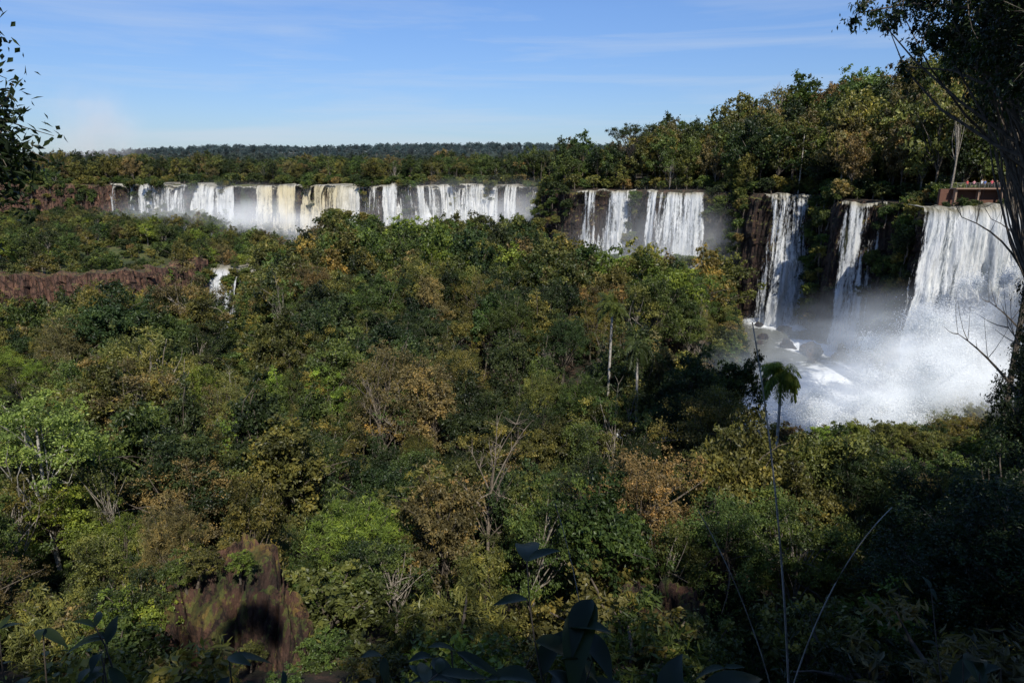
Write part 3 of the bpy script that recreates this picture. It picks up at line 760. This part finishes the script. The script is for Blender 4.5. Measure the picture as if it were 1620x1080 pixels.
def mist(name,x,y,z,rx,ry,rz,mat):
    import bmesh
    bm=bmesh.new();bmesh.ops.create_icosphere(bm,subdivisions=3,radius=1)
    m=bpy.data.meshes.new(name);bm.to_mesh(m);bm.free();m.materials.append(mat)
    o=add(name,m,None,(x,y,z));o.scale=(rx,ry,rz)
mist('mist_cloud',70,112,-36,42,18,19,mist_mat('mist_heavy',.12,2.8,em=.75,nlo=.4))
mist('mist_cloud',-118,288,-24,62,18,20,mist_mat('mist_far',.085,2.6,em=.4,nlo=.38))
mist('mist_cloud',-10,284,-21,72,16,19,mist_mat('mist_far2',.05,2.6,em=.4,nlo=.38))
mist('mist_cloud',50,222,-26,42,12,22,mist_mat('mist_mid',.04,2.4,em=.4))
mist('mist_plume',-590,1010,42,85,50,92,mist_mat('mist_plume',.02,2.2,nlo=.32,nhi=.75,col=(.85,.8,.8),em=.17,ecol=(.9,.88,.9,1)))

# ------------------------------------------------------------ footbridge with visitors
def box(b,x0,x1,y0,y1,z0,z1,m=0):
    V=np.array([(x,y,z) for z in (z0,z1) for y in (y0,y1) for x in (x0,x1)],float)
    F=np.array([[0,1,3,2],[4,6,7,5],[0,4,5,1],[2,3,7,6],[0,2,6,4],[1,5,7,3]]);F=F[:,::-1]
    b.put(V,F,m)
CONC=plain('deck_concrete',(.26,.17,.12));RAIL=plain('railing_metal',(.2,.19,.17),.4);REDW=plain('red_soil_wall',(.12,.055,.035),.9);WOOD=plain('weathered_wood',(.09,.07,.05),.8)
def bridge(name,x0,x1,y,z,w=2.0,pier=5,dm=None,ph=6):
    e=empty(name);dm=dm or CONC
    b=B();box(b,x0,x1,y-w/2,y+w/2,z-.25,z);add('deck',b.mesh('deck',[dm]),e)
    b=B()
    for x in np.arange(x0+.5,x1,pier):box(b,x-.2,x+.2,y-.4,y+.4,z-ph,z-.25)
    add('piers',b.mesh('piers',[dm]),e)
    b=B()
    for yy in (y-w/2+.08,y+w/2-.08):
        for x in np.arange(x0+.1,x1,2.0):box(b,x-.03,x+.03,yy-.03,yy+.03,z,z+1.0)
        for q in (.35,.7):box(b,x0,x1,yy-.01,yy+.01,z+q,z+q+.02)
        box(b,x0,x1,yy-.03,yy+.03,z+1.0,z+1.05)
    add('railing',b.mesh('railing',[RAIL if dm is CONC else dm]),e)
    return e
bridge('viewing_walkway',96,128,152,-4.7)
b=B();box(b,94,130,153.2,154,-9.5,-4.95);add('retaining_wall',b.mesh('retaining_wall',[REDW]))
for j in range(16):
    place(LT['h'],random.uniform(93,118),random.uniform(148.5,150.5),-9.6,random.uniform(.3,.7),random.choice(['dark','green','olive']),pf,'bush')
bridge('footbridge',-68,-48,333,-4.6,2,6)
bridge('viewing_platform',45,50,256,-4.0,3,2,WOOD,ph=5)
def person_mat():
    s=N('clothed_person');tc=s.n('ShaderNodeTexCoord');sp=s.n('ShaderNodeSeparateXYZ',{0:(tc,3)});oi=s.n('ShaderNodeObjectInfo')
    ax_=s.math('ABSOLUTE',(sp,0))
    sk=(.45,.26,.18)
    c=s.mix(s.math('GREATER_THAN',(sp,2),.9),s.ramp((oi,5),[(0,(.03,.04,.08)),(.5,(.15,.13,.1)),(.8,(.02,.02,.02))]),(oi,1))
    c=s.mix(s.math('GREATER_THAN',(sp,2),1.42),(c,2),sk)
    c=s.mix(s.math('MULTIPLY',s.math('GREATER_THAN',ax_,.235),s.math('LESS_THAN',(sp,2),1.22)),(c,2),sk)
    hair=s.math('MULTIPLY',s.math('GREATER_THAN',s.math('ADD',(sp,2),s.math('MULTIPLY',(sp,1),.8)),1.68),1.0)
    c=s.mix(hair,(c,2),(.03,.02,.015))
    c=s.mix(s.math('LESS_THAN',(sp,2),.07),(c,2),(.06,.05,.05))
    return s.out(s.n('ShaderNodeBsdfPrincipled',{'Base Color':MO(c),'Roughness':.8}))
PM=person_mat()
def person(x,y,z,rot,col,pose=0,s=1):
    V=[];E=[];R=[]
    def a(p,r,par=None):
        V.append(p);R.append(r);
        if par is not None:E.append((par,len(V)-1))
        return len(V)-1
    pel=a((0,0,.95),.15);wa=a((0,0,1.1),.125,pel);ch=a((0,-.01,1.32),.16,wa);nk=a((0,-.01,1.48),.055,ch)
    hd=a((0,-.02,1.58),.085,nk);ht=a((0,-.01,1.7),.095,hd);a((0,-.115,1.6),.018,hd)
    for sg in (-1,1):a((sg*.095,0,1.61),.015,hd)
    for sg in (-1,1):
        sh=a((sg*.19,0,1.4),.065,ch)
        if pose==0: el=a((sg*.25,.02,1.12),.042,sh);wr=a((sg*.26,-.06,.88),.028,el);dv=Vector((0,-.03,-1))
        elif pose==1: el=a((sg*.27,-.05,1.15),.042,sh);wr=a((sg*.25,-.28,1.13),.028,el);dv=Vector((0,-1,-.1))
        else: el=a((sg*.25,-.14,1.25),.042,sh);wr=a((sg*.1,-.28,1.5),.028,el);dv=Vector((-sg*.2,-.3,.8))
        W=Vector(V[wr]);dv.normalize();pm=a(tuple(W+dv*.08),.034,wr)
        for q in range(4):
            off=(q-1.5)*.02;l=(.07,.085,.08,.06)[q]
            k=a(tuple(W+dv*(.08+l*.5)+Vector((off,-.005,0))),.009,pm);a(tuple(W+dv*(.08+l)+Vector((off,-.02,0))),.008,k)
        a(tuple(W+dv*.07+Vector((-sg*.05,-.02,0))),.01,wr)
        hp=a((sg*.09,0,.88),.1,pel);kn=a((sg*.11,-.02,.5),.06,hp);an=a((sg*.12,.02,.09),.04,kn);a((sg*.13,-.14,.035),.035,an)
    m=bpy.data.meshes.new('visitor');m.from_pydata(V,E,[]);m.materials.append(PM)
    o=add('visitor',m,None,(x,y,z));o.rotation_euler=(0,0,rot);o.scale=(s,s,s);o.color=(*col,1)
    md=o.modifiers.new('skin','SKIN');md.use_smooth_shade=True
    for i_,r in enumerate(R):
        sv=m.skin_vertices[0].data[i_];sv.radius=(r,r*(.75 if i_ in(0,1,2) else 1))
    m.skin_vertices[0].data[0].use_root=True
    o.modifiers.new('sub','SUBSURF').levels=1
cols=[(.7,.07,.07),(.75,.35,.4),(.85,.85,.85),(.1,.22,.6),(.75,.1,.15),(.03,.03,.03),(.75,.65,.2),(.8,.8,.77),(.7,.15,.3),(.2,.55,.65),(.6,.06,.05),(.8,.5,.5),(.85,.85,.8)]
for j,c in enumerate(cols):
    person(99+j*1.15+random.uniform(-.3,.3),151.45 if j%3 else 152.2,-4.7,random.uniform(-.7,.5),c,j%3,random.uniform(.95,1.07))

# ------------------------------------------------------------ sky and sun
sd=Vector((.18,-.67,.72)).normalized()
el=math.asin(sd.z);azr=math.atan2(sd.x,sd.y)
w=N('World',True);scene.world=w.m
sky=w.n('ShaderNodeTexSky');sky.sky_type='NISHITA';sky.sun_disc=False;sky.sun_elevation=el;sky.sun_rotation=azr
sky.altitude=200;sky.air_density=1.0;sky.dust_density=.3;sky.ozone_density=3.0
tc=w.n('ShaderNodeTexCoord')
sp=w.n('ShaderNodeSeparateXYZ',{0:(tc,0)})
hz_=w.ramp((sp,2),[(0,(.50,.59,.80)),(.07,(.58,.68,.90)),(.2,(.68,.82,1.08)),(.45,(.72,.88,1.15))])
tn=w.n('ShaderNodeVectorMath',{0:sky,1:hz_},operation='MULTIPLY')
mp=w.n('ShaderNodeMapping',{'Vector':(tc,0),'Scale':(1.2,1.2,16.0)})
nz=w.n('ShaderNodeTexNoise',{'Vector':mp,'Scale':1.6,'Detail':8.0,'Roughness':.6,'Distortion':.4})
cr=w.ramp(nz,[(.48,(0,0,0)),(.8,(1,1,1))])
hm=w.ramp((sp,2),[(0,(1,1,1)),(.16,(.6,.6,.6)),(.4,(.3,.3,.3))])
k=w.math('MULTIPLY',w.math('MULTIPLY',cr,hm),.75)
cm=w.mix(k,(tn,0),(5.2,5.8,6.6))
bg=w.n('ShaderNodeBackground',{'Color':MO(cm),'Strength':.12})
o=w.n('ShaderNodeOutputWorld');w.t.links.new(bg.outputs[0],o.inputs[0])
L=bpy.data.lights.new('sun','SUN');L.energy=4.9;L.angle=math.radians(.5);L.color=(1,.95,.86)
lo=add('sun',L);lo.rotation_euler=sd.to_track_quat('Z','Y').to_euler()

cam=bpy.data.cameras.new('camera');cam.lens=24;cam.sensor_width=36;cam.clip_end=20000;cam.clip_start=.05
co=add('camera',cam);co.location=(0,0,0);co.rotation_euler=(math.radians(90-14.43),0,0)
scene.camera=co
print('objects',len(bpy.data.objects),'cliff shrubs',cnt)
